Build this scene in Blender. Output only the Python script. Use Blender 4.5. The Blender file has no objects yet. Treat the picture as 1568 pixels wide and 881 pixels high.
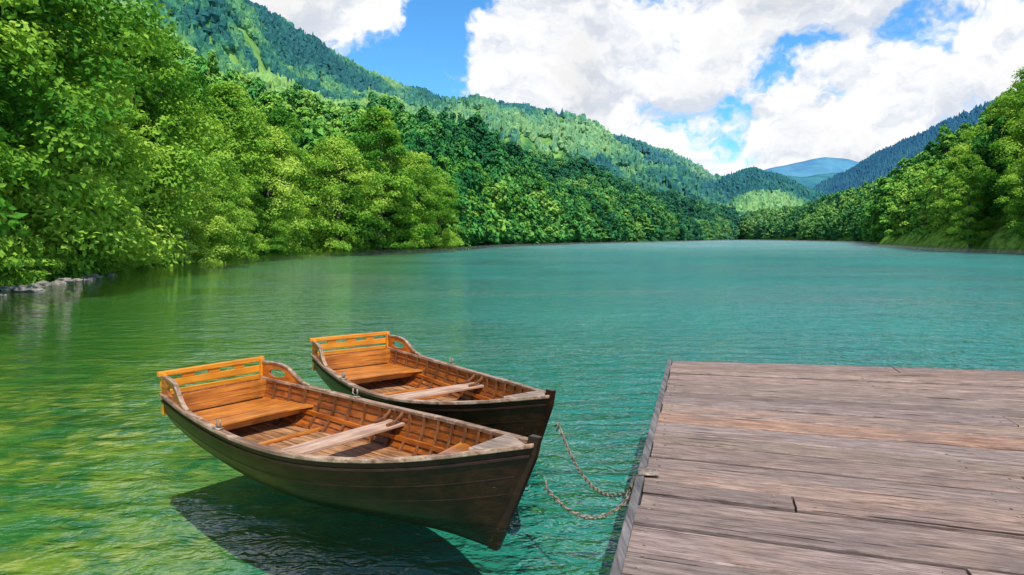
import bpy, math, numpy as np
from mathutils import Vector, noise as mn
rng=np.random.default_rng(7)
S=bpy.context.scene
S.view_settings.view_transform='Standard'
S.view_settings.look='None'
S.view_settings.exposure=0
COL=S.collection
# ---------------------------------------------------------------- helpers
def new_mat(name):
    m=bpy.data.materials.new(name); m.use_nodes=True
    nt=m.node_tree; nt.nodes.clear()
    return m,nt
class G:
    def __init__(s,nt): s.nt=nt
    def n(s,t,ins=None,**kw):
        nd=s.nt.nodes.new(t)
        for k,v in kw.items(): setattr(nd,k,v)
        if ins:
            for k,v in ins.items():
                sk=nd.inputs[k]
                if isinstance(v,bpy.types.NodeSocket): s.nt.links.new(v,sk)
                else: sk.default_value=v
        return nd
    def math(s,op,a,b=0.0,c=None,clamp=False):
        d={0:a,1:b}
        if c is not None: d[2]=c
        return s.n('ShaderNodeMath',d,operation=op,use_clamp=clamp).outputs[0]
    def vm(s,op,a,b=(0,0,0)):
        return s.n('ShaderNodeVectorMath',{0:a,1:b},operation=op).outputs[0]
    def scale(s,v,sc): return s.vm('MULTIPLY',v,sc)
    def noise(s,v,scale,detail=4,rough=.55,dist=0,out=0):
        return s.n('ShaderNodeTexNoise',{'Vector':v,'Scale':scale,'Detail':detail,'Roughness':rough,'Distortion':dist}).outputs[out]
    def ramp(s,f,stops,interp='LINEAR'):
        nd=s.n('ShaderNodeValToRGB',{0:f}); cr=nd.color_ramp; cr.interpolation=interp
        while len(cr.elements)<len(stops): cr.elements.new(.5)
        for e,(p,c) in zip(cr.elements,stops):
            e.position=p; e.color=(c[0],c[1],c[2],1) if not isinstance(c,(int,float)) else (c,c,c,1)
        return nd.outputs[0]
    def mr(s,v,a,b,c=0.,d=1.,smooth=True):
        return s.n('ShaderNodeMapRange',{0:v,1:a,2:b,3:c,4:d},interpolation_type='SMOOTHSTEP' if smooth else 'LINEAR').outputs[0]
    def mix(s,f,a,b,blend='MIX'):
        nd=s.nt.nodes.new('ShaderNodeMix'); nd.data_type='RGBA'; nd.blend_type=blend
        for sk,v in ((nd.inputs[0],f),(nd.inputs[6],a),(nd.inputs[7],b)):
            if isinstance(v,bpy.types.NodeSocket): s.nt.links.new(v,sk)
            else: sk.default_value=(v if isinstance(v,(int,float)) or len(v)==4 else (*v,1))
        return nd.outputs[2]
def out(g,sh): g.n('ShaderNodeOutputMaterial',{0:sh})
def mk(name,verts,faces,mat=None,parent=None,smooth=False,link=True):
    me=bpy.data.meshes.new(name)
    me.from_pydata([tuple(map(float,v)) for v in verts],[],[tuple(map(int,f)) for f in faces]); me.update()
    if smooth: me.polygons.foreach_set('use_smooth',[True]*len(me.polygons))
    o=bpy.data.objects.new(name,me)
    if mat: me.materials.append(mat)
    if link: COL.objects.link(o)
    if parent: o.parent=parent
    return o
def empty(name,loc=(0,0,0),rz=0):
    e=bpy.data.objects.new(name,None); COL.objects.link(e); e.location=loc; e.rotation_euler=(0,0,rz); return e
def hermite(pts,t):
    xs=[p[0] for p in pts]; ys=[p[1] for p in pts]; n=len(xs)
    t=min(max(t,xs[0]),xs[-1])
    i=0
    while i<n-2 and t>xs[i+1]: i+=1
    def sl(k):
        if k==0: return (ys[1]-ys[0])/(xs[1]-xs[0])
        if k==n-1: return (ys[-1]-ys[-2])/(xs[-1]-xs[-2])
        return (ys[k+1]-ys[k-1])/(xs[k+1]-xs[k-1])
    h=xs[i+1]-xs[i]; u=(t-xs[i])/h
    return (2*u**3-3*u**2+1)*ys[i]+(u**3-2*u**2+u)*h*sl(i)+(-2*u**3+3*u**2)*ys[i+1]+(u**3-u**2)*h*sl(i+1)
class MB:
    """mesh builder"""
    def __init__(s): s.v=[]; s.f=[]
    def box(s,x0,x1,y0,y1,z0,z1):
        b=len(s.v)
        s.v+=[(x0,y0,z0),(x1,y0,z0),(x1,y1,z0),(x0,y1,z0),(x0,y0,z1),(x1,y0,z1),(x1,y1,z1),(x0,y1,z1)]
        s.f+=[(b,b+3,b+2,b+1),(b+4,b+5,b+6,b+7),(b,b+1,b+5,b+4),(b+1,b+2,b+6,b+5),(b+2,b+3,b+7,b+6),(b+3,b,b+4,b+7)]
    def prism(s,poly,z0,z1):
        b=len(s.v); n=len(poly)
        s.v+=[(p[0],p[1],z0) for p in poly]+[(p[0],p[1],z1) for p in poly]
        s.f.append(tuple(b+i for i in range(n))[::-1]); s.f.append(tuple(b+n+i for i in range(n)))
        for i in range(n):
            j=(i+1)%n; s.f.append((b+i,b+j,b+n+j,b+n+i))
    def loops(s,loops,cap=True):
        b=len(s.v); n=len(loops[0])
        for l in loops: s.v+=[tuple(p) for p in l]
        for i in range(len(loops)-1):
            for j in range(n):
                k=(j+1)%n
                s.f.append((b+i*n+j,b+i*n+k,b+(i+1)*n+k,b+(i+1)*n+j))
        if cap:
            s.f.append(tuple(b+j for j in range(n))[::-1]); s.f.append(tuple(b+(len(loops)-1)*n+j for j in range(n)))
    def sweep(s,path,w,h,up=(0,0,1)):
        L=[]
        P=[Vector(p) for p in path]
        for i,p in enumerate(P):
            t=(P[min(i+1,len(P)-1)]-P[max(i-1,0)]).normalized()
            u=Vector(up); sd=t.cross(u).normalized(); u2=sd.cross(t).normalized()
            L.append([p+sd*w/2+u2*h/2,p-sd*w/2+u2*h/2,p-sd*w/2-u2*h/2,p+sd*w/2-u2*h/2])
        s.loops(L)
    def tube(s,path,rad,seg=8):
        P=[Vector(p) for p in path]; L=[]
        for i,p in enumerate(P):
            t=(P[min(i+1,len(P)-1)]-P[max(i-1,0)]).normalized()
            a=Vector((1,0,0)) if abs(t.x)<.8 else Vector((0,1,0))
            u=t.cross(a).normalized(); w=t.cross(u)
            r=rad[i] if hasattr(rad,'__len__') else rad
            L.append([p+(u*math.cos(k*2*math.pi/seg)+w*math.sin(k*2*math.pi/seg))*r for k in range(seg)])
        s.loops(L)
    def obj(s,name,mat,parent=None,smooth=False,bevel=0):
        o=mk(name,s.v,s.f,mat,parent,smooth)
        if bevel:
            m=o.modifiers.new('b','BEVEL'); m.width=bevel; m.segments=2; m.limit_method='ANGLE'; m.angle_limit=math.radians(40)
        return o
# ---------------------------------------------------------------- camera
cam=bpy.data.cameras.new('camera'); co=bpy.data.objects.new('camera',cam); COL.objects.link(co)
co.location=(0,0,2.2); co.rotation_euler=(math.radians(90),0,0)
cam.lens=24; cam.sensor_width=36; cam.shift_y=-0.0488; cam.clip_end=30000; cam.clip_start=.05
S.camera=co
# ---------------------------------------------------------------- world
SUNE=math.radians(60); sv=Vector((.34,-.94,0)).normalized()
sunv=Vector((sv.x*math.cos(SUNE),sv.y*math.cos(SUNE),math.sin(SUNE)))
W=bpy.data.worlds.new('World'); S.world=W; W.use_nodes=True; nt=W.node_tree; nt.nodes.clear(); g=G(nt)
sky=g.n('ShaderNodeTexSky',sky_type='NISHITA'); sky.sun_disc=False; sky.sun_elevation=SUNE
sky.sun_rotation=math.atan2(sunv.x,sunv.y); sky.air_density=1.0; sky.dust_density=.2; sky.ozone_density=3.0; sky.altitude=1000
tc=g.n('ShaderNodeTexCoord').outputs['Generated']
d=g.vm('NORMALIZE',tc)
wn=g.noise(d,4,5,.7,0,1)
dw=g.vm('ADD',d,g.scale(g.vm('SUBTRACT',wn,(.5,.5,.5)),(.20,.16,.14)))
p1=g.scale(dw,(1,1,1.7))
n1=g.noise(p1,5.2,8,.6)
n2=g.noise(g.vm('ADD',p1,(-.015,0,.04)),5.2,5,.55)
bias=None
gaps=[((-.165,1,.245),.085,.27),((-.09,1,.31),.05,.22),((-.03,1,.36),.05,.2),
((.33,1,.20),.04,.13),((.385,1,.24),.045,.16),((.44,1,.29),.04,.13),((.60,1,.31),.05,.09),((.25,1,.28),.03,.09),((.50,1,.15),.04,.08),
((-.36,1,.35),.14,-.2),((-.20,1,.345),.07,-.2),((.04,1,.28),.12,-.11),((.16,1,.19),.12,-.10),((.56,1,.23),.15,-.11),((.34,1,.35),.10,-.10),((.36,1,.13),.10,-.06)]
for gv,r,a in gaps:
    gd=Vector(gv).normalized()
    dist=g.n('ShaderNodeVectorMath',{0:dw,1:tuple(gd)},operation='DISTANCE').outputs['Value']
    mm=g.math('MULTIPLY',g.mr(dist,r*.1,r*1.5,1,0),-a)
    bias=mm if bias is None else g.math('ADD',bias,mm)
dz_=g.n('ShaderNodeSeparateXYZ',{0:d})
bias=g.math('ADD',bias,g.mr(dz_.outputs[2],.42,.75,0,-.09))  # cloud cover thinned overhead, out of view, to dim the ambient light
bias=g.math('ADD',bias,g.mr(dz_.outputs[1],-.1,.3,-.07,0))  # same thinning for the unseen sky behind the camera
dens=g.math('ADD',g.math('ADD',n1,bias),.055)
mask=g.mr(dens,.445,.57)
sh=g.mr(g.math('SUBTRACT',n1,n2),-.12,.06)
thick=g.mr(dens,.58,.85,1,.82)
cc=g.mix(sh,(.66,.71,.79),(1.0,1.0,1.0))
cc=g.mix(1,cc,thick,'MULTIPLY')
cc=g.scale(cc,(10.7,10.7,10.8))
skyc=g.mix(1,sky.outputs[0],(.85,1.75,2.2),'MULTIPLY')
fin=g.mix(mask,skyc,cc)
bg=g.n('ShaderNodeBackground',{0:fin,1:.1}); g.n('ShaderNodeOutputWorld',{0:bg.outputs[0]})
sl=bpy.data.lights.new('sun','SUN'); sl.energy=5.0; sl.angle=math.radians(.5); sl.color=(1,.96,.88)
so=bpy.data.objects.new('sun',sl); COL.objects.link(so); so.rotation_euler=sunv.to_track_quat('Z','Y').to_euler()
# ---------------------------------------------------------------- foliage materials
def leaf_mat(name,stops,pscale=.02,trans=.35,haze=None,pw=.34):
    m,nt=new_mat(name); g=G(nt)
    pos=g.n('ShaderNodeNewGeometry').outputs['Position']
    oi=g.n('ShaderNodeObjectInfo').outputs['Random']
    at=g.n('ShaderNodeAttribute',attribute_name='lv').outputs['Fac']
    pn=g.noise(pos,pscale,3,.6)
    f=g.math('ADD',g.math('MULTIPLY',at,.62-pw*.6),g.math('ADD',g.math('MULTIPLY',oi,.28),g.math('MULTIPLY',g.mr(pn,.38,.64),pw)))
    c=g.ramp(f,stops)
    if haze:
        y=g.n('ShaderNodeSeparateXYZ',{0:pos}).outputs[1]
        c=g.mix(g.mr(y,haze[0],haze[1],0,haze[3],False),c,haze[2])  # distance haze painted into the leaf colour, growing with world y
    df=g.n('ShaderNodeBsdfDiffuse',{0:c}).outputs[0]
    if trans>0:
        tl=g.n('ShaderNodeBsdfTranslucent',{0:g.mix(1,c,(1.15,1.15,.5),'MULTIPLY')}).outputs[0]
        df=g.n('ShaderNodeMixShader',{0:trans,1:df,2:tl}).outputs[0]
    out(g,df); return m
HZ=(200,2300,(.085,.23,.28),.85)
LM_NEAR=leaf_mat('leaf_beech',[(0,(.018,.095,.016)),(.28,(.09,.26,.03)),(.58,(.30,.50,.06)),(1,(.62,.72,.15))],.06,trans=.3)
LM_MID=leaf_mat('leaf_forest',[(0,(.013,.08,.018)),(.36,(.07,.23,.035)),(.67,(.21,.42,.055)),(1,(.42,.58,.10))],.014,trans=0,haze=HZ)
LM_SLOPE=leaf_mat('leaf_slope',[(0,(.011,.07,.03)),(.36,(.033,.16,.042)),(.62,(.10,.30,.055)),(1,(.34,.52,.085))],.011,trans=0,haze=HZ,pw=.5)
LM_FAR=leaf_mat('leaf_mountain',[(0,(.004,.042,.045)),(.35,(.013,.085,.060)),(.55,(.04,.17,.06)),(.8,(.17,.35,.07)),(1,(.32,.48,.09))],.0042,trans=.0,haze=HZ,pw=.75)  # broad dark patches paint cloud shadow into leaf colour, beside vegetation variation
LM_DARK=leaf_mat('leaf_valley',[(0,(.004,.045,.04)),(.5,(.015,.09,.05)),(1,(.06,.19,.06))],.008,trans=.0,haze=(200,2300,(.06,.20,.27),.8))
LM_HAZE=leaf_mat('leaf_distant',[(0,(.025,.09,.17)),(.5,(.04,.135,.20)),(1,(.06,.18,.21))],.004,trans=.0)  # blue is atmospheric haze put into the leaf colour
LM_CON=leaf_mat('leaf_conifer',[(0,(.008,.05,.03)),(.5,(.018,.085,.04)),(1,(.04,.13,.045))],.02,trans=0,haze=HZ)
m,nt=new_mat('bark'); g=G(nt); tcn=g.n('ShaderNodeTexCoord').outputs['Object']
c=g.ramp(g.noise(g.scale(tcn,(4,4,1)),3,5),[(.3,(.06,.05,.04)),(.7,(.20,.18,.15))])
b=g.n('ShaderNodeBsdfDiffuse',{0:c}); out(g,b.outputs[0]); BARK=m
def ground_mat(name,a,b,sc):
    m,nt=new_mat(name); g=G(nt); pos=g.n('ShaderNodeNewGeometry').outputs['Position']
    c=g.mix(g.mr(g.noise(pos,sc,5,.65),.35,.65),a,b)
    bs=g.n('ShaderNodeBsdfDiffuse',{0:c}); out(g,bs.outputs[0]); return m
GM_NEAR=ground_mat('forest_floor',(.06,.15,.02),(.26,.40,.06),.5)
GM_MID=ground_mat('hill_ground',(.015,.07,.025),(.04,.14,.04),.05)
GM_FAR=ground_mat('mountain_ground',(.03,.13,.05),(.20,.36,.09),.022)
GM_HAZE=ground_mat('distant_ground',(.07,.19,.31),(.10,.27,.36),.004)  # ground colour blued to paint in distance haze
# ---------------------------------------------------------------- trees
def leafcloud(cen,nor,size,lv,rg):
    N=len(cen)
    r=rg.normal(size=(N,3)); t=np.cross(nor,r); t/=np.linalg.norm(t,axis=1)[:,None]+1e-9
    b=np.cross(nor,t)
    sz=size*rg.uniform(.6,1.3,N)[:,None]
    v=np.stack([cen-t*sz*.62,cen+b*sz*.36+nor*sz*.08,cen+t*sz*.62,cen-b*sz*.36+nor*sz*.08],1).reshape(-1,3)
    return v,np.repeat(lv,4)
def make_tree(name,H,R,ncl,nlf,ls,seed,lmat,z0=.05,trunk=True,conifer=False,crk=1.):
    rg=np.random.default_rng(seed)
    ph=rg.uniform(0,6.28,3)
    C=[];CR=[]
    for i in range(ncl):
        h=z0+(1-z0)*((i+.5)/ncl)**.9
        a=rg.uniform(0,6.283)
        if conifer:
            pr=R*(1-h)**.9+.05*R; rr=pr*rg.uniform(.3,.85); cr=pr*rg.uniform(.35,.5)+.2
        else:
            pr=R*max(.12,math.sin(math.pi*min(.98,.22+h*.74)))**.75
            pr*=1+.22*math.sin(2*a+ph[0]+h*4)+.14*math.sin(3*a+ph[1]-h*7)
            rr=pr*math.sqrt(rg.uniform(.08,1)) ; cr=R*rg.uniform(.13,.34)*crk
        C.append((rr*math.cos(a),rr*math.sin(a),h*(H-cr*.4))); CR.append(cr)
    C=np.array(C);CR=np.array(CR)
    w=CR**2; w=w/w.sum(); idx=rg.choice(ncl,nlf,p=w)
    dr=rg.normal(size=(nlf,3)); dr[:,2]=dr[:,2]*.8+.25; dr/=np.linalg.norm(dr,axis=1)[:,None]
    rad=rg.uniform(.2,1.3,nlf)**.7
    off=dr*(CR[idx]*rad)[:,None]; off[:,2]*=.5
    hr=np.linalg.norm(off[:,:2],axis=1)/CR[idx]; off[:,2]-=.28*CR[idx]*hr**2
    cen=C[idx]+off
    nor=dr*.5+np.array([0,0,.7])+rg.normal(size=(nlf,3))*.5
    ro=cen.copy(); ro[:,2]=0; ro/=np.linalg.norm(ro,axis=1)[:,None]+1e-6; nor+=ro*.35
    nor/=np.linalg.norm(nor,axis=1)[:,None]
    cl=rg.uniform(0,1,ncl)
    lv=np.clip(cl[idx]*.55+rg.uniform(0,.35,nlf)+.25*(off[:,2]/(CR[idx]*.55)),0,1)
    v,la=leafcloud(cen,nor,ls,lv,rg)
    nv=len(v); f=np.arange(nv).reshape(-1,4)
    mb=MB()
    if trunk:
        n=7; bx=rg.uniform(-.4,.4,2)
        path=[(bx[0]*math.sin(k/n*3),bx[1]*math.sin(k/n*2.5),-1+k/n*(H*.88+1)) for k in range(n+1)]
        mb.tube(path,[H*.017*(1-k/n*.9)+.02 for k in range(n+1)],7)
        for j in range(10 if nlf>2000 else 0):
            k=rg.integers(0,ncl); c=C[k]; hz=c[2]*rg.uniform(.55,.8)
            tt=(hz+1)/(H*.88+1)
            s0=Vector((bx[0]*math.sin(tt*3),bx[1]*math.sin(tt*2.5),hz)); e0=Vector(c)
            md=(s0+e0)/2+Vector((0,0,.08*H*.2))
            mb.tube([s0,md,e0],[H*.007,H*.005,H*.002],5)
    tv=np.array([tuple(p) for p in mb.v]).reshape(-1,3)
    allv=np.vstack([v,tv]) if len(tv) else v
    me=bpy.data.meshes.new(name)
    me.from_pydata(allv.tolist(),[],f.tolist()+[tuple(i+nv for i in ff) for ff in mb.f])
    me.update()
    a=me.attributes.new('lv','FLOAT','POINT'); a.data.foreach_set('value',np.concatenate([la,np.zeros(len(tv))]).astype(np.float32))
    me.materials.append(lmat); me.materials.append(BARK)
    mi=np.zeros(len(me.polygons),dtype=np.int32); mi[len(f):]=1; me.polygons.foreach_set('material_index',mi)
    return me
def blob_tree(name,H,R,seed,lmat,conifer=False):
    import bmesh
    bm=bmesh.new(); bmesh.ops.create_icosphere(bm,subdivisions=2,radius=1)
    for v in bm.verts:
        p=v.co.copy(); k=1+.5*mn.noise(p*2.1+Vector((seed*7,0,0)))+.4*mn.noise(p*5+Vector((0,seed*3,0)))
        if conifer:
            zz=(p.z+1)/2; r=(1-zz)**.8+.02; q=Vector((p.x,p.y,0)); q=q.normalized() if q.length>1e-4 else q
            v.co=Vector((q.x*R*r*k,q.y*R*r*k,zz*H))
        else: v.co=Vector((p.x*R*k,p.y*R*k,H*.5+p.z*H*.5*k))
    me=bpy.data.meshes.new(name); bm.to_mesh(me); bm.free()
    a=me.attributes.new('lv','FLOAT','POINT')
    a.data.foreach_set('value',np.array([max(0,min(1,.5+1.1*mn.noise(v.co*.5+Vector((seed,0,0))))) for v in me.vertices],dtype=np.float32))
    me.materials.append(lmat); return me
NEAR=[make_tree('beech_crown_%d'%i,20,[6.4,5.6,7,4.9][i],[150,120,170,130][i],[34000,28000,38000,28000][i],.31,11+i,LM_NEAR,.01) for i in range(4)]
def coll(name,meshes):
    c=bpy.data.collections.new(name)
    for i,me in enumerate(meshes):
        o=bpy.data.objects.new(name+'_%d'%i,me); c.objects.link(o)
    return c
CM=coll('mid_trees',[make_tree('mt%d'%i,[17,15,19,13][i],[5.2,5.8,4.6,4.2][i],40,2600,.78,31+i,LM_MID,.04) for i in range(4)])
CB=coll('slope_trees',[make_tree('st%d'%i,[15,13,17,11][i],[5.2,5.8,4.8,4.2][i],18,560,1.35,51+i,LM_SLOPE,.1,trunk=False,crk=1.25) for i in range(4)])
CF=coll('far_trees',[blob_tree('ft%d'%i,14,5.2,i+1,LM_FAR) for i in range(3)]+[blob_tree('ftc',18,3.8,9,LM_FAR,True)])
CV=coll('valley_trees',[blob_tree('vt%d'%i,15,5.0,i+1,LM_DARK) for i in range(2)]+[blob_tree('vtc',18,4,9,LM_DARK,True)])
CD=coll('hazy_trees',[blob_tree('bt%d'%i,15,5.5,i+1,LM_HAZE,True) for i in range(2)])
CC=coll('conifers',[make_tree('cf%d'%i,20,3.6,60,1300,.95,71+i,LM_CON,.04,conifer=True) for i in range(2)])
CS=coll('shrubs',[make_tree('sh%d'%i,2.6,2.0,16,1300,.24,91+i,LM_NEAR,.0,trunk=False) for i in range(2)])
def scatter(name,pts,c,smin=.75,smax=1.25):
    me=bpy.data.meshes.new(name); me.from_pydata([tuple(map(float,p)) for p in pts],[],[]); me.update()
    o=bpy.data.objects.new(name,me); COL.objects.link(o)
    ng=bpy.data.node_groups.new(name+'_gn','GeometryNodeTree')
    ng.interface.new_socket('Geometry',in_out='INPUT',socket_type='NodeSocketGeometry')
    ng.interface.new_socket('Geometry',in_out='OUTPUT',socket_type='NodeSocketGeometry')
    N=ng.nodes; i=N.new('NodeGroupInput'); q=N.new('NodeGroupOutput')
    ci=N.new('GeometryNodeCollectionInfo'); ci.inputs[0].default_value=c; ci.inputs['Separate Children'].default_value=True; ci.inputs['Reset Children'].default_value=True
    ip=N.new('GeometryNodeInstanceOnPoints'); ip.inputs['Pick Instance'].default_value=True
    r=N.new('FunctionNodeRandomValue'); r.data_type='FLOAT_VECTOR'; r.inputs[0].default_value=(-.08,-.08,0); r.inputs[1].default_value=(.08,.08,6.28); r.inputs['Seed'].default_value=3
    s=N.new('FunctionNodeRandomValue'); s.data_type='FLOAT_VECTOR'; s.inputs[0].default_value=(smin,)*3; s.inputs[1].default_value=(smax,)*3; s.inputs['Seed'].default_value=8
    L=ng.links
    L.new(i.outputs[0],ip.inputs['Points']); L.new(ci.outputs[0],ip.inputs['Instance'])
    L.new(r.outputs[0],ip.inputs['Rotation']); L.new(s.outputs[0],ip.inputs['Scale']); L.new(ip.outputs[0],q.inputs[0])
    md=o.modifiers.new('gn','NODES'); md.node_group=ng
    return o
# ---------------------------------------------------------------- terrain
def hill(name,foot,ridge,mat,amp,fs,power=1.,nu=120,nv=40,back=True):
    F=np.array(foot,float);Rr=np.array(ridge,float)
    def res(A,u):
        k=u*(len(A)-1); i=min(int(k),len(A)-2); return A[i]*(1-(k-i))+A[i+1]*(k-i)
    def P(u,v):
        f=res(F,u); r=res(Rr,u)
        if v<=1:
            p=f+(r-f)*v; p[2]=f[2]+(r[2]-f[2])*v**power
            e=math.sin(math.pi*min(1,v))**.7 if v>0 else 0
            e=max(e,.25*v)
        else:
            dirv=(r-f); dirv[2]=0; p=r+dirv*(v-1); p[2]=r[2]*(1-(v-1)*1.6); e=.25
        z=mn.noise(Vector((p[0]*fs,p[1]*fs,1.3)))+.5*mn.noise(Vector((p[0]*fs*2.3,p[1]*fs*2.3,4.3)))+.25*mn.noise(Vector((p[0]*fs*5,p[1]*fs*5,7)))
        p[2]+=amp*e*z
        return p
    vs=[];fc=[]
    vv=list(np.linspace(0,1,nv))+([1.15,1.4] if back else [])
    for i in range(nu):
        for v in vv: vs.append(P(i/(nu-1),v))
    m=len(vv)
    for i in range(nu-1):
        for j in range(m-1): fc.append((i*m+j,(i+1)*m+j,(i+1)*m+j+1,i*m+j+1))
    mk(name,vs,fc,mat,smooth=True)
    return P
def sample(P,n,seed,v0=.02,v1=1.06,dz=-.5,u0=0,u1=1,keep=None):
    rg=np.random.default_rng(seed); o=[]
    for _ in range(n):
        p=P(rg.uniform(u0,u1),rg.uniform(v0,v1)).copy(); p[2]+=dz
        if keep is None or keep(p): o.append(p)
    return o
# near left bank
P_L=hill('forest_hill',[(-16,6,-1.3),(-18,24,-1.3),(-23,40,-1.3),(-26,56,-1.3),(-31,84,-1.3),(-32,100,-1.3),(-23,128,-1.3),(-14,150,-1.3),(-8,200,-1.3)],
 [(-70,-10,30),(-75,30,34),(-80,60,28),(-78,85,20),(-76,110,16),(-74,135,17),(-66,165,20),(-50,195,17),(-30,240,12)],GM_NEAR,2.0,.05,1.15,90,40)
scatter('broadleaf_forest',sample(P_L,560,5,.2,1.05,u0=.05),CM,.75,1.1)
scatter('shrub',sample(P_L,420,77,.05,.14,dz=-.2,u0=.05,u1=.75),CS,.4,1.0)
scatter('shrub',sample(P_L,420,78,.022,.06,dz=-.15,u0=.08,u1=.75),CS,.14,.38)
# slope behind left shore
P_B=hill('forested_slope',[(-30,120,-1.3),(-14,165,-1.3),(-9,212,-1.3),(10,260,-1.3),(37,330,-1.3),(90,430,-1.3),(150,560,-1.3),(262,800,-1.3)],
 [(-165,300,60),(-101,350,54),(-75,400,58),(-52,460,60),(-24,520,60),(10,580,58),(60,640,50),(150,750,36),(275,850,20)],GM_MID,22,.012,.85,120,50)
scatter('slope_forest',sample(P_B,8000,6,.01,1.05),CB,.6,1.35)
scatter('shore_forest',sample(P_B,420,16,.02,.10),CM,.6,1.2)
# main mountain
mr_=[(-640,640,345),(-427,750,285),(-372,900,318),(-339,1000,312),(-285,1050,286),(-236,1100,270),(-202,1150,252),(-134,1250,243),(-50,1300,240),(21,1400,264),(92,1450,252),(167,1500,232),(310,1650,220),(458,1800,182),(574,1900,142),(690,2000,90),(900,2300,60)]
mf_=[(-330,200,-5),(-260,300,-5),(-220,360,0),(-180,420,0),(-150,460,0),(-110,500,0),(-80,540,0),(-50,580,0),(-10,620,0),(30,660,0),(80,700,0),(130,740,0),(200,800,0),(280,880,0),(350,960,0),(430,1050,0),(560,1200,0)]
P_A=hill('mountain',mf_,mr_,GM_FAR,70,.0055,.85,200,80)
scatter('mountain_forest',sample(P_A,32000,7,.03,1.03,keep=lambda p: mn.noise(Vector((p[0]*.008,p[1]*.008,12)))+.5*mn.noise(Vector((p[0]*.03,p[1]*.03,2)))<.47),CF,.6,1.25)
# small central hills, one behind the other
P_D=hill('valley_hill',[(330,1000,-1.3),(400,1000,-1.3),(470,1000,-1.3),(540,1000,-1.3),(640,1000,-1.3)],
 [(400,1480,88),(465,1480,124),(525,1500,142),(590,1500,122),(680,1500,60)],GM_MID,22,.008,.9,60,30)
scatter('valley_forest',sample(P_D,4500,8),CV,.7,1.3)
P_D2=hill('valley_hill',[(250,805,-1.3),(300,850,-1.3),(350,880,-1.3),(420,900,-1.3)],
 [(310,1010,40),(360,1020,62),(420,1030,56),(500,1040,34)],GM_MID,14,.012,.9,50,24)
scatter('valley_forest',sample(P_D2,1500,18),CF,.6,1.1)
# distant mountains
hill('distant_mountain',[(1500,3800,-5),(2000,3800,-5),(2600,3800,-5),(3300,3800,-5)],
 [(1800,5000,500),(2130,5000,560),(2300,5000,600),(2480,5000,585),(2620,5000,550),(3000,5000,560)],GM_HAZE,130,.0016,1,90,20)
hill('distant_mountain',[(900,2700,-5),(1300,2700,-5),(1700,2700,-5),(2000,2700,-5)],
 [(1150,3300,300),(1400,3300,290),(1560,3300,325),(1700,3300,280),(2000,3300,300)],ground_mat('valley_ridge_ground',(.035,.14,.19),(.06,.2,.22),.01),90,.003,1,90,20)  # bluish ground carries painted distance haze
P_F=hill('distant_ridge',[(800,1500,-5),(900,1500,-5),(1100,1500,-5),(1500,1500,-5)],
 [(1080,2450,170),(1240,2500,240),(1330,2500,305),(1430,2500,352),(1530,2500,392),(1610,2500,430),(1800,2500,500),(2100,2500,600)],GM_HAZE,50,.003,1,90,30)
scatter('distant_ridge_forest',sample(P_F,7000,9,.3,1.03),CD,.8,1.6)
# right bank
P_R=hill('forest_hill',[(268,800,-1.3),(256,640,-1.3),(220,430,-1.3),(160,300,-1.3),(126,235,-1.3),(100,160,-1.3),(94,126,-1.3),(92,95,-1.3),(90,40,-1.3)],
 [(290,860,18),(300,700,20),(262,520,24),(236,400,28),(212,320,32),(186,240,38),(170,190,46),(160,155,50),(160,110,46)],GM_NEAR,5,.02,.75,100,40)
scatter('broadleaf_forest',sample(P_R,480,10,.05,1.05,u0=.42),CM,.7,1.25)
scatter('broadleaf_forest',sample(P_R,1500,13,.03,1.05,u1=.5),coll('mid_trees_b',[make_tree('mb%d'%i,15,5.0,26,800,1.2,151+i,LM_MID,.06,trunk=False) for i in range(3)]),.65,1.3)
scatter('conifer_forest',sample(P_R,240,12,.05,1.05,u0=.05,u1=.4),CC,.55,1.05)
# individual shoreline trees
def tree(x,y,z,H,k,rz,w=1.):
    o=bpy.data.objects.new('beech_tree',NEAR[k%4]); COL.objects.link(o); o.location=(x,y,z); o.rotation_euler=(0,0,rz); s=H/20; o.scale=(s*w,s*w,s)
LT=[(-24,20,20),(-26.5,28,19),(-27,36,21),(-29.5,45,18),(-31,54,20),(-34,64,22),(-35.5,74,18.5),(-36,86,22),(-35,98,18.5),(-37,108,23),(-30,117,20),(-25,128,27),(-20,139,20),(-16,150,17),(-35,50,22),(-41,66,23),(-33,31,23),(-37,41,24)]
for i,(x,y,h) in enumerate(LT): tree(x,y,-.2,h,i,i*1.9)
for i,(x,y,h) in enumerate([(-26.5,43,7),(-28.6,60,10),(-31,70,9),(-33,80,10),(-33,93,8)]): tree(x,y,-.4,h,i,i*2.7+.5,1.15)
for i,(x,y,z,h) in enumerate([(97,124,.5,20),(104,134,5,24),(98,146,1,19),(106,160,3,21),(114,178,3,20),(112,140,13,26),(122,196,3,20),(118,150,17,26),(120,166,13,24),(128,150,24,24),(122,132,20,25)]): tree(x,y,z,h,i+1,i*2.3+1)
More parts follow.
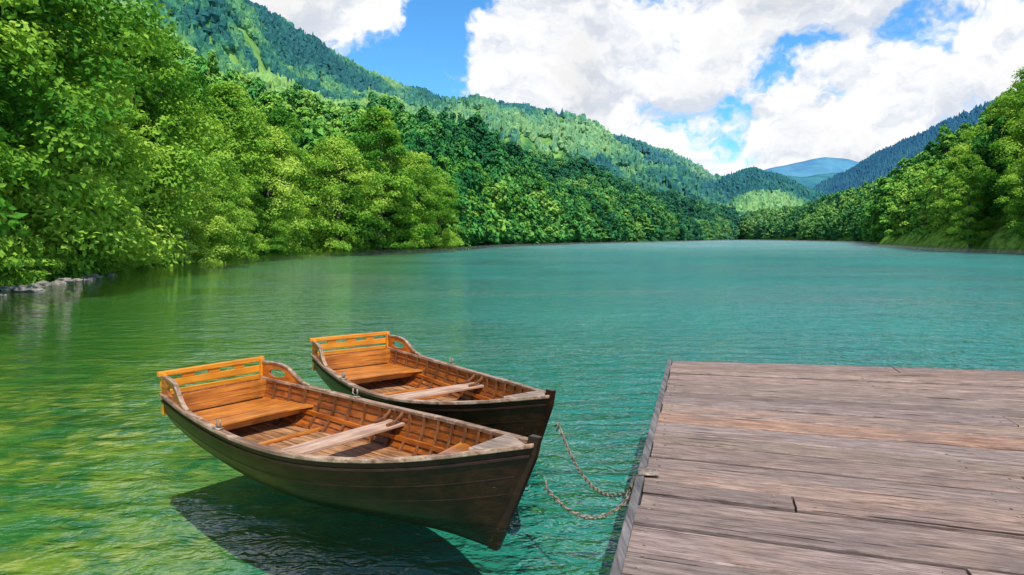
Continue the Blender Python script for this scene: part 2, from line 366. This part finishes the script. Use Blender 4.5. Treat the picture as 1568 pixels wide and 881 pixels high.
# ---------------------------------------------------------------- rocks
m,nt=new_mat('rock'); g=G(nt); pos=g.n('ShaderNodeNewGeometry').outputs['Position']
nf=g.noise(pos,3,7,.65)
c=g.ramp(nf,[(.3,(.08,.07,.058)),(.7,(.33,.295,.25))])
bp=g.n('ShaderNodeBump',{'Height':nf,'Strength':.7,'Distance':.1}).outputs[0]
out(g,g.n('ShaderNodeBsdfPrincipled',{'Base Color':c,'Roughness':.85,'Normal':bp}).outputs[0]); ROCK=m
import bmesh
def rock(x,y,z,r,seed):
    bm=bmesh.new(); bmesh.ops.create_icosphere(bm,subdivisions=3,radius=1)
    for v in bm.verts:
        p=v.co; k=1+.6*mn.noise(p*1.1+Vector((seed*3.1,0,0)))+.25*mn.noise(p*3)
        v.co=Vector((p.x*1.35,p.y,p.z*.5))*k*r
    me=bpy.data.meshes.new('rock'); bm.to_mesh(me); bm.free(); me.materials.append(ROCK)
    o=bpy.data.objects.new('rock',me); COL.objects.link(o); o.location=(x,y,z); o.rotation_euler=(0,0,seed*1.3)
for i in range(26):
    t=i/25; x=-19.6-4.6*t+rng.uniform(-.6,.6); y=25+15*t+rng.uniform(-.8,.8)
    rock(x,y,rng.uniform(-.12,.08),rng.uniform(.12,.40),i+1)
# ---------------------------------------------------------------- water and lake bed
m,nt=new_mat('lake_water'); g=G(nt); pos=g.n('ShaderNodeNewGeometry').outputs['Position']
sx=g.n('ShaderNodeSeparateXYZ',{0:pos})
w1=g.noise(g.scale(pos,(1,1.6,1)),2.6,3,.62,.5)
w2=g.noise(g.scale(pos,(1,1.4,1)),9,2,.6,.2)
w3=g.noise(g.scale(pos,(1,2.4,1)),.6,2,.6)
bk=g.math('ADD',sx.outputs[0],g.math('MULTIPLY',sx.outputs[1],.22))
calm=g.mr(g.math('ADD',bk,g.math('MULTIPLY',g.noise(pos,.12,2),5)),-3,8,.20,1)
gust=g.mr(g.noise(g.scale(pos,(.6,1.6,1)),.05,3,.6),.35,.62,.6,1.5)
hh=g.math('ADD',g.math('ADD',g.math('MULTIPLY',w1,.19),g.math('MULTIPLY',w2,.035)),g.math('MULTIPLY',w3,.30))
amp=g.math('MULTIPLY',g.math('MULTIPLY',calm,gust),g.mr(sx.outputs[1],8,60,1,2.6))
bp=g.n('ShaderNodeBump',{'Height':hh,'Strength':1.0,'Distance':amp}).outputs[0]
far=g.mr(sx.outputs[1],30,200,0,1)
ro=g.math('ADD',.03,g.math('MULTIPLY',g.math('MULTIPLY',far,calm),.22))
fr=g.n('ShaderNodeFresnel',{'IOR':1.33,'Normal':bp}).outputs[0]
gl=g.n('ShaderNodeBsdfGlossy',{'Color':(1,1,1,1),'Roughness':ro,'Normal':bp}).outputs[0]
tr=g.n('ShaderNodeBsdfTransparent',{0:(.95,.99,.97,1)}).outputs[0]
out(g,g.n('ShaderNodeMixShader',{0:g.math('MINIMUM',g.math('MULTIPLY',fr,1.7),.85),1:tr,2:gl}).outputs[0]); WAT=m
B=9000
mk('lake_water',[(-B,-B,0),(B,-B,0),(B,B,0),(-B,B,0)],[(0,1,2,3)],WAT)
m,nt=new_mat('lake_bed'); g=G(nt); pos=g.n('ShaderNodeNewGeometry').outputs['Position']
sx=g.n('ShaderNodeSeparateXYZ',{0:pos})
n=g.noise(pos,1.5,6,.7,.3); nb=g.noise(pos,.25,3,.5); nl=g.noise(pos,.5,4,.6)
vor=g.n('ShaderNodeTexVoronoi',{'Vector':g.vm('ADD',pos,g.scale(g.noise(pos,2,3,.6,0,1),(.7,.7,0))),'Scale':2.6}).outputs['Distance']
deep=g.mix(g.mr(g.noise(g.scale(pos,(1,.5,1)),.06,3),.3,.7),(.012,.20,.155),(.028,.27,.225))
deep=g.mix(g.mr(sx.outputs[0],-2,12,0,.75),deep,(.055,.31,.29))
shal=g.mix(g.mr(n,.40,.60),(.018,.12,.03),(.20,.28,.035))
shal=g.mix(g.math('MULTIPLY',g.mr(vor,.12,.5,1,0),g.mr(nl,.42,.58,0,.8)),shal,(.40,.41,.085))
e=g.math('ADD',g.math('ADD',sx.outputs[0],g.math('MULTIPLY',sx.outputs[1],.12)),g.math('MULTIPLY',nb,4))
mid=(.035,.18,.04)
c=g.mix(g.mr(e,-4,6,1,0),deep,mid)
yy=g.mr(sx.outputs[1],8,24,1,.2)
c=g.mix(g.math('MULTIPLY',g.math('MULTIPLY',g.mr(e,-3,2.6,1,0),yy),g.mr(nl,.30,.50,.3,1)),c,shal)
out(g,g.n('ShaderNodeBsdfDiffuse',{0:c}).outputs[0]); BED=m
mk('lake_bed',[(-B,-B,-.95),(B,-B,-.95),(B,B,-.95),(-B,B,-.95)],[(0,1,2,3)],BED)
# ---------------------------------------------------------------- wood materials
def wood(name,a,b,axis='x',rough=.4,stretch=14,scale=3,dark=.5,coat=0,wear=None,bump=.2,spec=.5):
    m,nt=new_mat(name); g=G(nt); p=g.n('ShaderNodeTexCoord').outputs['Object']
    sc={'x':(1/stretch*4,4,4),'y':(4,1/stretch*4,4),'z':(4,4,4/stretch)}[axis]
    q=g.scale(p,sc); nz=g.noise(q,scale*2,7,.65,.6); big=g.noise(p,3.5,3,.5)
    c=g.mix(g.mr(nz,.33,.68),a,b)
    c=g.mix(g.mr(big,.4,.7,0,dark),c,tuple(x*.45 for x in a))
    if wear: c=g.mix(g.mr(g.noise(p,6,6,.7),.5,.64,0,.8),c,wear)
    bp=g.n('ShaderNodeBump',{'Height':nz,'Strength':bump,'Distance':.01}).outputs[0]
    out(g,g.n('ShaderNodeBsdfPrincipled',{'Base Color':c,'Roughness':rough,'Coat Weight':coat,'Coat Roughness':.2,'Normal':bp,'Specular IOR Level':spec}).outputs[0]); return m
W_ORX=wood('varnished_wood_x',(.34,.070,.008),(.64,.19,.020),'x',.35,coat=.4,bump=.3)
W_ORY=wood('varnished_wood_y',(.38,.105,.014),(.70,.26,.040),'y',.35,coat=.4,bump=.35)
W_RAIL=wood('varnished_rail',(.64,.19,.007),(.86,.34,.022),'y',.35,coat=.4,dark=.3)
W_HULLIN=wood('hull_planking',(.19,.040,.005),(.48,.125,.013),'x',.4,coat=.3,dark=.6,bump=.3)
W_RIB=wood('rib_wood',(.11,.032,.008),(.28,.10,.026),'z',.5)
W_TH=wood('thwart_wood',(.36,.19,.11),(.64,.42,.30),'y',.6,dark=.35,bump=.4)
W_FL=wood('floor_wood',(.20,.075,.022),(.56,.29,.13),'x',.6,dark=.7,bump=.4)
W_GUN=wood('gunwale_wood',(.16,.075,.04),(.46,.28,.17),'x',.6,wear=(.54,.37,.25))
W_DECK=wood('bow_deck_wood',(.20,.13,.095),(.48,.35,.26),'x',.7,bump=.4)
W_HULL=wood('hull_paint',(.022,.0078,.0032),(.046,.017,.0065),'x',.34,dark=.6,bump=.3,spec=.30,coat=.12)
m,nt=new_mat('rusty_metal'); g=G(nt); p=g.n('ShaderNodeTexCoord').outputs['Object']
c=g.ramp(g.noise(p,25,4),[(.35,(.12,.08,.05)),(.65,(.40,.31,.23))])
out(g,g.n('ShaderNodeBsdfPrincipled',{'Base Color':c,'Roughness':.55,'Metallic':.3}).outputs[0]); METAL=m
# ---------------------------------------------------------------- boats
L=4.45
HB=[(0,.60),(.15,.72),(.32,.80),(.48,.82),(.62,.76),(.75,.60),(.86,.385),(.94,.19),(1,.03)]
SH=[(0,.50),(.15,.455),(.4,.405),(.6,.42),(.8,.505),(1,.665)]
KE=[(0,-.04),(.15,-.12),(.4,-.2),(.8,-.2),(1,-.2)]
def hp(t,s,inset=0.):
    b=max(.004,hermite(HB,t)-inset*(1.0 if t<.9 else max(.3,(1-t)/.1))); zs=hermite(SH,t); zk=hermite(KE,t)+inset*1.2
    th=s*math.pi/2
    V=min(1,max(0,(t-.55)/.45))
    y=b*((1-V)*math.sin(th)**.85+V*(.35*math.sin(th)+.65*s)); zr=(1-V)*(1-math.cos(th))**.95+V*(.3*(1-math.cos(th))+.7*s)
    z=zk+(zs-zk)*zr
    x=t*L-(t**9)*.40*(1-zr)-((1-t)**10)*.10*zr+inset*max(0,1-t*30)
    return Vector((x,y,z))
def halfw(x,z,inset=.025):
    t=min(1,x/L); r=0
    for it in range(4):
        p=None
        for k in range(101):
            p=hp(t,k/100,inset)
            if p.z>=z: break
        r=p.y; t=min(1,max(0,t+(x-p.x)/L))
    return r
def boat(loc,rz,seed):
    E=empty('rowing_boat',loc,rz)
    nt_,ns=70,16
    def shell(inset,name,mat,flip):
        vs=[];fc=[]
        ss=[-1+i/ns for i in range(ns)]+[i/ns for i in range(ns+1)]
        for i in range(nt_+1):
            for s in ss:
                p=hp(i/nt_,abs(s),inset); vs.append((p.x,math.copysign(p.y,s) if s else 0,p.z))
        m=len(ss)
        for i in range(nt_):
            for j in range(m-1):
                q=(i*m+j,(i+1)*m+j,(i+1)*m+j+1,i*m+j+1); fc.append(q[::-1] if flip else q)
        fc.append(tuple(range(m)) if not flip else tuple(range(m))[::-1])
        o=mk(name,vs,fc,mat,E,True); o.data.polygons[len(fc)-1].use_smooth=False
    shell(0,'outer_hull',W_HULL,False); shell(.025,'inner_planking',W_HULLIN,True)
    # horizontal boards on the inside of the transom
    mb=MB()
    for z0,z1 in ((.295,.362),(.367,.432),(.437,.497)):
        w0=halfw(.10,z0,.03)-.012; w1=halfw(.10,z1,.03)-.012
        q=[(-w0,z0),(w0,z0),(w1,z1),(-w1,z1)]
        mb.loops([[(.004+ (.497-z0)*.2*0,y,z) for y,z in q],[(.024,y,z) for y,z in q]])
    mb.obj('transom_boards',W_ORY,E)
    mb=MB()
    for s,h in ((.90,.012),(.80,.012),(.60,.012),(.50,.012)):
        for sg in (1,-1):
            P=[]
            for k in range(2,62):
                p=hp(k/64,s,.030); P.append((p.x,sg*p.y,p.z))
            mb.sweep(P,.010,h)
    mb.obj('plank_laps',W_RIB,E)
    mb=MB()
    for s in (.62,.77):
        for sg in (1,-1):
            P=[]
            for k in range(1,70):
                p=hp(k/70,s,0); P.append((p.x,sg*(p.y-.001),p.z))
            mb.sweep(P,.006,.007)
    mb.obj('outer_plank_edges',W_HULL,E)
    mb=MB()
    for sg in (1,-1):
        P=[]
        for k in range(2,60):
            p=hp(k/62,.70,.045); P.append((p.x,sg*p.y,p.z))
        mb.sweep(P,.028,.045)
    mb.obj('stringer',W_ORX,E)
    mb=MB()
    for k in range(17):
        t=.05+.052*k
        for sg in (1,-1):
            P=[]
            for q in range(13):
                p=hp(t,.30+.69*q/12,.038); P.append((p.x,sg*p.y,p.z))
            mb.sweep(P,.026,.030,up=(1,0,0))
    mb.obj('ribs',W_RIB,E)
    mb=MB()
    for sg in (1,-1):
        lo=[]
        for k in range(nt_+1):
            t=k/nt_; p=hp(t,1); z=p.z
            iw=.045 if t<.97 else .02
            a=[(p.x,sg*(p.y+.024),z+.028),(p.x,sg*max(0.002,p.y-iw),z+.028),(p.x,sg*max(.002,p.y-iw),z-.006),(p.x,sg*(p.y+.024),z-.004)]
            lo.append(a if sg>0 else a[::-1])
        mb.loops(lo)
    mb.obj('gunwale',W_GUN,E,bevel=.006)
    mb=MB()
    for sg in (1,-1):
        P=[]
        for k in range(nt_+1):
            p=hp(k/nt_,.93); P.append((p.x,sg*(p.y+.004),p.z))
        mb.sweep(P,.016,.025)
    mb.obj('rubbing_strake',W_HULL,E,bevel=.005)
    mb=MB(); lo=[]
    for q in range(13):
        s=q/12; p=hp(1,s); x=p.x; z=p.z
        if q==12: z+=.075
        lo.append([(x-.05,-.03,z),(x+.045,-.024,z),(x+.045,.024,z),(x-.05,.03,z)])
    mb.loops(lo); mb.obj('stem_post',W_HULL,E,bevel=.006)
    poly=[]
    for k in range(7): 
        t=.905+.095*k/6; p=hp(t,1); poly.append((p.x,-max(.0,p.y-.04)))
    poly+= [(x,-y) for x,y in poly[::-1]]
    poly[0]=(poly[0][0]-.03,poly[0][1]); poly[-1]=(poly[-1][0]-.03,poly[-1][1])
    mb=MB(); mb.prism(poly,.590,.628)
    o=mb.obj('bow_deck',W_DECK,E,bevel=.005)
    mb=MB(); z=.33; xs=[3.18,3.3,3.45,3.6,3.72,3.8]
    poly=[(x,-halfw(x,z)) for x in xs]+[(x,halfw(x,z)) for x in xs[::-1]]
    poly.append((3.30,.0)); mb.prism(poly,z-.028,z); mb.obj('bow_seat',W_ORY,E,bevel=.004)
    mb=MB(); z=.30
    def thw(x0,x1,z,m=mb):
        poly=[(x0,-halfw(x0,z)),(x1,-halfw(x1,z)),(x1,halfw(x1,z)),(x0,halfw(x0,z))]; m.prism(poly,z-.032,z)
    thw(1.98,2.225,.30)
    mb.obj('thwart',W_TH,E,bevel=.006)
    mb=MB()
    for sg in (1,-1):
        for xx in (2.0,2.19):
            w=halfw(xx,.31); w2=halfw(xx,.40)
            P=[(xx,sg*(w-.22),.315),(xx,sg*(w-.10),.33),(xx,sg*(w-.03),.37),(xx,sg*(w2-.0),.415)]
            mb.sweep(P,.024,.03,up=(1,0,0))
    mb.obj('thwart_knees',W_RIB,E,bevel=.003)
    mb=MB(); z=.29; xx=.06
    for k in range(5):
        x0=xx+k*.155; x1=x0+.146
        n=8; a=[];b_=[]
        w0=halfw(max(x0,.03),z)-.004; w1=halfw(x1,z)-.004
        for q in range(n+1):
            f=-1+2*q/n; c1=.0 if k<4 else -.09*(1-f*f)
            a.append((x0,f*w0)); b_.append((x1+c1,f*w1))
        mb.prism(b_+a[::-1],z-.026,z-.004*(k%2))
    mb.obj('stern_seat',W_ORY,E,bevel=.004)
    mb=MB(); 
    w=halfw(.7,.25); mb.box(.66,.685,-w,w,.19,.262); mb.obj('seat_bearer',W_ORY,E,bevel=.003)
    mb=MB(); z=.065; bw=.135
    xs=np.linspace(.08,3.85,36); hw_=[halfw(x,z-.02,.025)-.004 for x in xs]
    for k in range(-6,6):
        y0=k*bw+.005; y1=(k+1)*bw-.005; lo_=min(abs(y0),abs(y1)); hi_=max(abs(y0),abs(y1)); sg=1 if y0+y1>0 else -1
        run=[(x,h) for x,h in zip(xs,hw_) if h>lo_+.012]
        if len(run)<2: continue
        pa=[(x,sg*lo_) for x,h in run]; pb=[(x,sg*min(hi_,h)) for x,h in run]
        poly=pa+pb[::-1]
        if sg<0: poly=poly[::-1]
        mb.prism(poly,z-.02,z+(.004 if k%2 else 0))
    mb.obj('floor_boards',W_FL,E)
    poly=[(x,-halfw(x,.03,.012)) for x in xs]+[(x,halfw(x,.03,.012)) for x in xs[::-1]]
    mb=MB(); mb.prism(poly,.028,.038); mb.obj('bilge_floor',W_HULLIN,E)
    mb=MB()
    for x in (1.05,1.55,2.75,3.2):
        w=halfw(x,.09)-.02; mb.box(x,x+.05,-w,w,.07,.10)
    mb.obj('floor_battens',W_ORY,E,bevel=.004)
    mb=MB(); hw=.60
    mb.box(-.14,-.085,-hw-.03,hw+.03,.700,.755)
    mb.obj('back_top_rail',W_RAIL,E,bevel=.008)
    mb=MB(); mb.box(-.125,-.095,-hw,hw,.575,.655); mb.box(-.120,-.092,-hw,hw,.47,.545)
    for y in (-.30,0,.30): mb.box(-.123,-.097,y-.07,y+.07,.655,.700)
    mb.obj('back_rails',W_RAIL,E,bevel=.006)
    mb=MB()
    for sg in (1,-1): mb.box(-.092,-.045,sg*(hw-.02)-.022,sg*(hw-.02)+.022,.30,.735)
    mb.obj('back_posts',W_RAIL,E,bevel=.006)
    top=[(-.09,.695),(.20,.69),(.36,.655),(.48,.57),(.60,.50),(.70,.475)]
    def inside(x,z): return -.09<=x<=.70 and .465<=z<=hermite(top,x)
    mb=MB()
    for sg in (1,-1):
        N=40; lay=[]
        for dy in (-.013,.013):
            oin=[];oout=[]
            for q in range(N):
                th=2*math.pi*q/N; cx,cz=.20,.585
                ix,iz=cx+.13*math.cos(th),cz+.050*math.sin(th)
                r=.02
                while inside(cx+r*math.cos(th),cz+r*math.sin(th)) and r<1.2: r+=.004
                ox,oz=cx+r*math.cos(th),cz+r*math.sin(th)
                def yy(x): return sg*(hp(max(0,x/L),1).y-.012)+dy
                oin.append((ix,yy(ix),iz)); oout.append((ox,yy(ox),oz))
            lay.append((oin,oout))
        b=len(mb.v); mb.v+=lay[0][0]+lay[0][1]+lay[1][0]+lay[1][1]
        for q in range(N):
            r=(q+1)%N
            mb.f+=[(b+q,b+r,b+N+r,b+N+q),(b+2*N+q,b+3*N+q,b+3*N+r,b+2*N+r),(b+N+q,b+N+r,b+3*N+r,b+3*N+q),(b+q,b+2*N+q,b+2*N+r,b+r)]
    mb.obj('side_wings',W_ORX,E)
    mb=MB()
    for sg in (1,-1):
        P=[(x,sg*(hp(max(0,x/L),1).y-.012),hermite(top,x)+.008) for x in np.linspace(-.09,.70,20)]
        mb.sweep(P,.045,.022)
    mb.obj('wing_caps',W_GUN,E,bevel=.004)
    mb=MB()
    for sg in (1,-1):
        for x in (1.42,):
            p=hp(x/L,1); y=sg*(p.y-.01)
            mb.box(x-.05,x+.05,y-.03,y+.03,p.z+.028,p.z+.04)
            mb.tube([(x-.035,y,p.z+.12),(x-.04,y,p.z+.07),(x,y,p.z+.045),(x+.04,y,p.z+.07),(x+.035,y,p.z+.12)],.009,6)
    mb.obj('oarlocks',METAL,E,True)
    mb=MB(); mb.tube([(L+.05,0,.40),(L+.09,.0,.43),(L+.10,0,.39),(L+.07,0,.36)],.008,6); mb.obj('bow_ring',METAL,E,True)
    return E
b1=boat((-3.33,7.76,0),math.radians(-38.0),1)
b2=boat((-2.33,10.08,0),math.radians(-52.5),2)
# ---------------------------------------------------------------- dock
A=Vector((2.35,10.0)); ang=math.radians(-15.5)
e1=Vector((math.cos(ang),math.sin(ang))); e2=Vector((-.267,-.964))
DZ=.40
m,nt=new_mat('dock_planks'); g=G(nt)
uv=g.n('ShaderNodeUVMap',uv_map='UVMap').outputs[0]; pc=g.n('ShaderNodeAttribute',attribute_name='pc').outputs['Color']
q=g.scale(uv,(.8,6,1)); gr=g.noise(q,3.2,7,.72,.6); q2=g.scale(uv,(.45,15,1)); cr=g.noise(q2,1.8,4,.65,.25)
bl=g.noise(g.scale(uv,(1,2,1)),1.6,5,.7)
fine=g.noise(g.scale(uv,(2.5,34,1)),2,4,.7)
c=g.mix(g.mr(gr,.3,.7),(.155,.100,.078),(.40,.285,.230))
c=g.mix(1,c,pc,'MULTIPLY')
c=g.mix(g.mr(bl,.42,.66,0,.6),c,(.20,.148,.130))
c=g.mix(g.mr(g.noise(uv,.9,3,.6),.55,.75,0,.4),c,(.38,.24,.16))
c=g.mix(g.mr(fine,.44,.70,0,.72),c,(.080,.048,.036))
ck=g.mr(cr,.62,.66); c=g.mix(g.math('MULTIPLY',ck,.93),c,(.020,.012,.009))
h=g.math('SUBTRACT',g.math('ADD',g.math('MULTIPLY',gr,.6),g.math('MULTIPLY',fine,.6)),ck)
bp=g.n('ShaderNodeBump',{'Height':h,'Strength':.8,'Distance':.014}).outputs[0]
out(g,g.n('ShaderNodeBsdfPrincipled',{'Base Color':c,'Roughness':.85,'Specular IOR Level':.22,'Normal':bp}).outputs[0]); PL=m
W_FRAME=wood('dock_frame_wood',(.07,.06,.055),(.22,.19,.175),'y',.8,bump=.5)
D=empty('wooden_dock')
rg=np.random.default_rng(21)
vs=[];fc=[];uvs=[];pcs=[];nails=MB()
s=0.;k=0
def fan(s): return math.radians(-9.5-9.5*min(1,s/4.0))
def dpt(s,l,jit=0):
    a=fan(s); o=A+e2*s
    return Vector((o.x+math.cos(a)*l,o.y+math.sin(a)*l))
while s<14:
    w=rg.uniform(.25,.40); gap=rg.uniform(.020,.042)
    cuts=[rg.uniform(-.03,.02)]
    if rg.uniform()<.5: cuts.append(rg.uniform(.9,4.2))
    cuts.append(rg.uniform(7.0,9.0)); cuts.append(14)
    for ci in range(len(cuts)-1):
        l0=cuts[ci]+(.008 if ci else 0); l1=cuts[ci+1]-.008
        n=max(2,int((l1-l0)/.2)); dz=rg.uniform(-.012,.009); ou,ov=rg.uniform(0,50,2)
        col=1+rg.uniform(-.26,.22); tint=(col*rg.uniform(.95,1.08),col,col*rg.uniform(.92,1.06))
        if k==9: tint=(1.35,1.1,.9)
        base=len(vs); wob=rg.uniform(0,100)
        for i in range(n+1):
            l=l0+(l1-l0)*i/n
            wob0=.014*mn.noise(Vector((l*2,wob,0))); wob1=.014*mn.noise(Vector((l*2,wob+5,0)))
            a=dpt(s+gap/2+wob0,l); b=dpt(s+w-gap/2+wob1,l); zz=DZ+dz+.006*mn.noise(Vector((l*.8,wob+9,0)))
            e=.012
            a2=a+(b-a).normalized()*e; b2_=b-(b-a).normalized()*e
            for p,z_ in ((a,DZ-.05),(a,zz-.010),(a2,zz),(b2_,zz),(b,zz-.010),(b,DZ-.05)):
                vs.append((p.x,p.y,z_)); 
            for vv in (-.05,0,.01,w-.01,w,w+.05): uvs.append((l+ou,vv+ov))
            pcs+= [tint]*6
        for i in range(n):
            for j in range(5): 
                q0=base+i*6+j; fc.append((q0,q0+1,q0+7,q0+6))
        fc.append(tuple(base+j for j in range(6))[::-1]); fc.append(tuple(base+n*6+j for j in range(6)))
        for ln in ([l0+.10]+([l0+2.4,l0+4.9] if l1-l0>5 else [])+[l1-.1]):
            for fr_ in (.25,.75):
                c0=dpt(s+w*fr_,ln+rg.uniform(-.02,.02))
                nails.prism([(c0.x+.010*math.cos(t),c0.y+.010*math.sin(t)) for t in np.linspace(0,5.5,7)],DZ-.01,DZ+dz+.006)
    s+=w; k+=1
o=mk('planks',vs,fc,PL,D)
me=o.data; ul=me.uv_layers.new(name='UVMap')
for lp in me.loops: ul.data[lp.index].uv=uvs[lp.vertex_index]
a=me.color_attributes.new('pc','FLOAT_COLOR','POINT')
for i,t in enumerate(pcs): a.data[i].color=(*t,1)
nails.obj('nails',METAL,D)
def seg(mb,p,q,w,z0,z1):
    p=Vector(p);q=Vector(q);t=(q-p).normalized();n_=Vector((-t.y,t.x))*w/2
    mb.prism([p-n_,q-n_,q+n_,p+n_],z0,z1)
mb=MB()
o0=-e1*.035
seg(mb,A+o0-e2*.03,A+o0+e2*14,.06,DZ-.24,DZ-.004+.02)
far0=dpt(0,0); far1=dpt(0,14); fn=Vector((-(far1-far0).y,(far1-far0).x)).normalized()
seg(mb,far0+fn*.03,far1+fn*.03,.05,DZ-.24,DZ-.01)
mb.obj('edge_beams',W_FRAME,D,bevel=.008)
mb=MB()
for s_ in (.4,3.0,5.6,8.2,11):
    for l in (.35,4,8): 
        c0=dpt(s_,l); mb.tube([(c0.x,c0.y,-1.2),(c0.x,c0.y,DZ-.06)],.09,12)
for l in (.5,2.5,4.5,6.5,8.5):
    seg(mb,dpt(.1,l),dpt(13.5,l),.08,DZ-.22,DZ-.055)
mb.obj('piles_and_joists',W_FRAME,D)
# ---------------------------------------------------------------- chains
def chain(name,pts,parent=None,link=.048,r=.0058):
    P=[Vector(p) for p in pts]
    seg_=[(P[i+1]-P[i]).length for i in range(len(P)-1)]; T=sum(seg_); n=int(T/(link*.72)); mb=MB()
    def at(dv):
        i=0
        while i<len(seg_)-1 and dv>seg_[i]: dv-=seg_[i]; i+=1
        return P[i].lerp(P[i+1],min(1,dv/seg_[i])),(P[i+1]-P[i]).normalized()
    for k in range(n):
        c,t=at((k+.5)/n*T)
        a=Vector((0,0,1)) if abs(t.z)<.8 else Vector((1,0,0))
        u=t.cross(a).normalized(); w=t.cross(u)
        if k%2: u,w=w,u
        lo=[]
        for q in range(10):
            th=q/10*2*math.pi; cc_=c+t*math.cos(th)*link*.5+u*math.sin(th)*link*.28
            rd=(t*math.cos(th)+u*math.sin(th)).normalized()
            lo.append([cc_+(rd*math.cos(f)+w*math.sin(f))*r for f in (0,1.57,3.14,4.71)])
        lo.append(lo[0]); mb.loops(lo,cap=False)
    return mb.obj(name,METAL,parent,True)
def sag(a,b,dip,n=24):
    a=Vector(a);b=Vector(b)
    return [a.lerp(b,i/n)+Vector((0,0,-dip*4*(i/n)*(1-i/n))) for i in range(n+1)]
ring=Vector((.955,5.18,.30))
def bowpt(E,z=.38):
    rz=E.rotation_euler.z; l=L+.09; return Vector((E.location.x+math.cos(rz)*l,E.location.y+math.sin(rz)*l,z))
chain('mooring_chain',sag(bowpt(b1),ring,.22))
chain('mooring_chain',sag(bowpt(b2,.44),ring+Vector((-.01,.03,0)),.30))
chain('mooring_chain',[ring+Vector((0,0,.05)),ring+Vector((-.04,-.04,-.05)),ring+Vector((-.03,-.08,-.16)),ring+Vector((-.02,-.11,-.10)),ring+Vector((-.01,-.12,.02))])
chain('mooring_chain',[ring+Vector((0,.02,.04)),ring+Vector((-.06,.02,-.02)),ring+Vector((-.09,-.02,-.10)),ring+Vector((-.06,-.06,-.06)),ring+Vector((-.01,-.06,.04))])
MBr=MB(); MBr.tube([ring+Vector((.04,0,.06)),ring+Vector((-.03,0,.08)),ring+Vector((-.05,.0,.02)),ring+Vector((-.02,0,-.03)),ring+Vector((.04,0,-.02))],.014,8)
MBr.prism([(ring.x-.01,ring.y-.07),(ring.x+.14,ring.y-.09),(ring.x+.15,ring.y+.05),(ring.x+.01,ring.y+.07)],DZ+.018,DZ+.030)
MBr.obj('mooring_ring',METAL,None,True)
